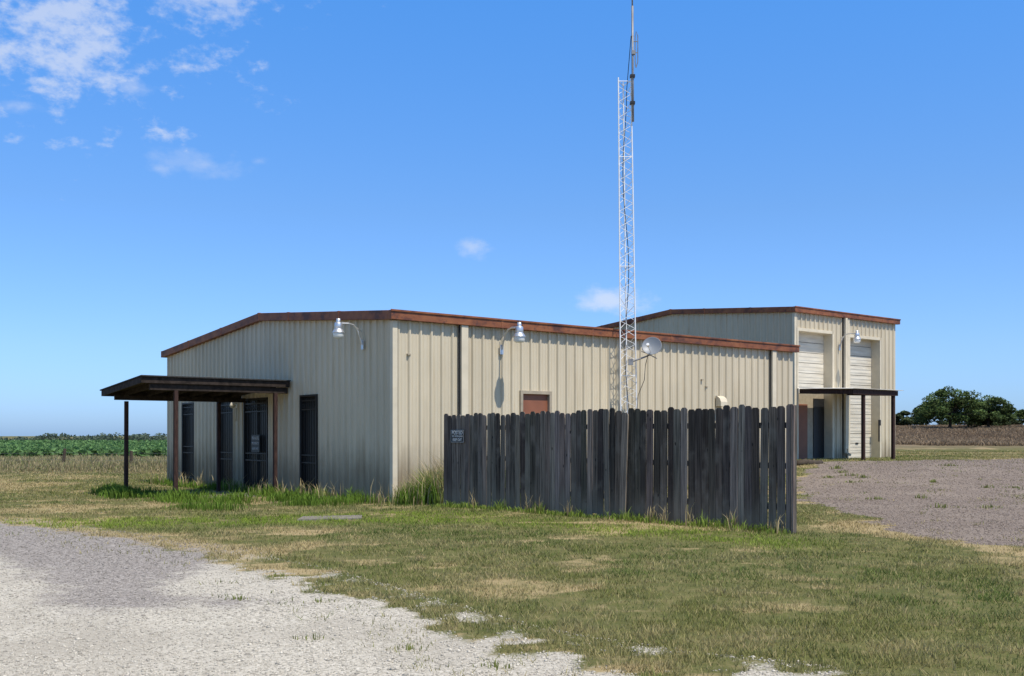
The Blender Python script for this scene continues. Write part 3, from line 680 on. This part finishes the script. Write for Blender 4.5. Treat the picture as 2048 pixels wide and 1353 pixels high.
# ------------------------------------------------------------------ small things
mb=MB(); mb.hexa([(-.6,-.35,-.1),(.55,-.4,-.1),(.6,.35,-.1),(-.5,.38,-.1),(-.6,-.35,.02),(.55,-.4,.03),(.6,.35,.03),(-.5,.38,.02)])
mb.obj('concrete_slab',M_conc,None,(-3.35,18.9,float(H(-3.35,18.9))),(0,0,.2))
mb=MB(); mb.tube([(0,0,0),(.5,.08,.03),(1.0,.02,0),(1.3,.1,.02)],[.11,.12,.1,.08],10); mb.obj('log',M_bark,None,(10.0,36.0,float(H(10,36))+.08),(0,0,.5),smooth=True)
fp=empty('wire_fence'); mb=MB(); tops=[]
for X,Y,h_,l in((-38,54,1.0,.05),(-30.5,53,.95,-.05),(-22.6,51.5,.95,.12),(-18.9,50.8,.85,.02),(-11,49.6,.9,0)):
    z=float(H(X,Y)); mb.tube([(X,Y,z-.2),(X+l,Y,z+h_)],[.09,.075],7); tops.append((X+l,Y,z))
mb.obj('posts',M_bark,fp); mb=MB()
for a,b in zip(tops,tops[1:]):
    for h_ in(.4,.75): mb.tube([(a[0],a[1],a[2]+h_),((a[0]+b[0])/2,(a[1]+b[1])/2,(a[2]+b[2])/2+h_-.06),(b[0],b[1],b[2]+h_)],.005,4,False)
mb.obj('wires',M_pole,fp)
# ------------------------------------------------------------------ light, sky, camera
EL=R(61); az=Vector((.6211+.7837*.03,-.7837+.6211*.03,0)).normalized(); sd_=Vector((az.x*math.cos(EL),az.y*math.cos(EL),math.sin(EL)))
sl=bpy.data.lights.new('sun','SUN'); sl.energy=5.0; sl.angle=R(.53); sl.color=(1,.945,.86)
so=bpy.data.objects.new('sun',sl); so.rotation_mode='QUATERNION'; so.rotation_quaternion=sd_.to_track_quat('Z','Y'); so.location=(20,-20,40); link(so)
w=bpy.data.worlds.new('World'); sc.world=w; w.use_nodes=True; T=w.node_tree; bg=T.nodes['Background']
sky=T.nodes.new('ShaderNodeTexSky'); sky.sky_type='NISHITA'; sky.sun_disc=False; sky.sun_elevation=EL; sky.sun_rotation=math.atan2(az.x,az.y); sky.air_density=1.0; sky.dust_density=.6; sky.ozone_density=1.6
bg.inputs[1].default_value=.1
tcn=T.nodes.new('ShaderNodeTexCoord'); L=T.links.new
def wm(op,a,b=0.,c=0.):
    x=T.nodes.new('ShaderNodeMath'); x.operation=op
    for i,v in enumerate((a,b,c)):
        if isinstance(v,(int,float)): x.inputs[i].default_value=v
        else: L(v,x.inputs[i])
    return x.outputs[0]
def wn(scale,det,st=(1,1,1),ro=.6):
    mp=T.nodes.new('ShaderNodeMapping'); mp.inputs['Scale'].default_value=st; L(tcn.outputs['Generated'],mp.inputs[0])
    n=T.nodes.new('ShaderNodeTexNoise'); n.inputs['Scale'].default_value=scale; n.inputs['Detail'].default_value=det; n.inputs['Roughness'].default_value=ro; L(mp.outputs[0],n.inputs[0]); return n.outputs['Fac']
nA=wn(17,8,(1,1,1.8)); nB=wn(55,6,(1,1,1.6))
nz=wm('ADD',wm('MULTIPLY',nA,.6),wm('MULTIPLY',nB,.4))
tot=None
for (px,py,rx,rz,amp,dens) in((80,55,380,210,2.6,.55),(420,-20,260,70,2.6,.45),(270,176,60,28,1.4,.4),(45,215,65,24,1.4,.32),(385,330,150,36,2.0,.16),(315,338,45,18,1.4,.27),(410,330,60,20,1.4,.27),(520,323,30,14,1.4,.2),(943,496,62,34,1.4,.42),(1225,600,125,38,1.3,.6)):
    d=Vector(((px-1024)/2046,1,(870-py)/2046)); l=d.length; d.normalize(); rx=rx/2046/l; rz=rz/2046/l
    s=T.nodes.new('ShaderNodeVectorMath'); s.operation='SUBTRACT'; L(tcn.outputs['Generated'],s.inputs[0]); s.inputs[1].default_value=d
    m_=T.nodes.new('ShaderNodeVectorMath'); m_.operation='MULTIPLY'; L(s.outputs[0],m_.inputs[0]); m_.inputs[1].default_value=(1/rx,1/rx,1/rz)
    le=T.nodes.new('ShaderNodeVectorMath'); le.operation='LENGTH'; L(m_.outputs[0],le.inputs[0])
    v=wm('ADD',wm('SUBTRACT',.85,le.outputs['Value']),wm('MULTIPLY',wm('SUBTRACT',nz,.5),amp*2.2))
    mr=T.nodes.new('ShaderNodeMapRange'); mr.interpolation_type='SMOOTHSTEP'; L(v,mr.inputs[0]); mr.inputs[1].default_value=0; mr.inputs[2].default_value=1.0; mr.inputs[4].default_value=dens
    tot=mr.outputs[0] if tot is None else wm('MAXIMUM',tot,mr.outputs[0])
sz=T.nodes.new('ShaderNodeSeparateXYZ'); L(tcn.outputs['Generated'],sz.inputs[0])
tr=T.nodes.new('ShaderNodeValToRGB'); L(sz.outputs[2],tr.inputs[0]); el=tr.color_ramp.elements
for p_ in(.5,.6,.7): el.new(p_)
for e_,(p_,c_) in zip(el,((0,(.28,.44,.84)),(.08,(.32,.46,.73)),(.21,(.32,.49,.71)),(.40,(.28,.61,.94)),(.75,(.46,.44,.40)))): e_.position=p_; e_.color=(*c_,1)
hs=T.nodes.new('ShaderNodeMix'); hs.data_type='RGBA'; hs.blend_type='MULTIPLY'; hs.inputs[0].default_value=1; L(sky.outputs[0],hs.inputs[6]); L(tr.outputs[0],hs.inputs[7])
gn=T.nodes.new('ShaderNodeVectorMath'); gn.operation='SCALE'; L(hs.outputs[2],gn.inputs[0]); gn.inputs['Scale'].default_value=2.5
mx_=T.nodes.new('ShaderNodeMix'); mx_.data_type='RGBA'; L(tot,mx_.inputs[0]); L(gn.outputs[0],mx_.inputs[6]); mx_.inputs[7].default_value=(8.0,8.4,9.2,1)
L(mx_.outputs[2],bg.inputs[0])
cam=bpy.data.cameras.new('camera'); cam.sensor_width=36; cam.lens=36; cam.shift_y=193.5/2048; cam.clip_end=8000; cam.clip_start=.1
co=bpy.data.objects.new('camera',cam); co.location=(0,0,1.5); co.rotation_euler=(R(90),0,0); link(co); sc.camera=co
sc.view_settings.view_transform='Standard'; sc.view_settings.look='None'; sc.view_settings.exposure=0
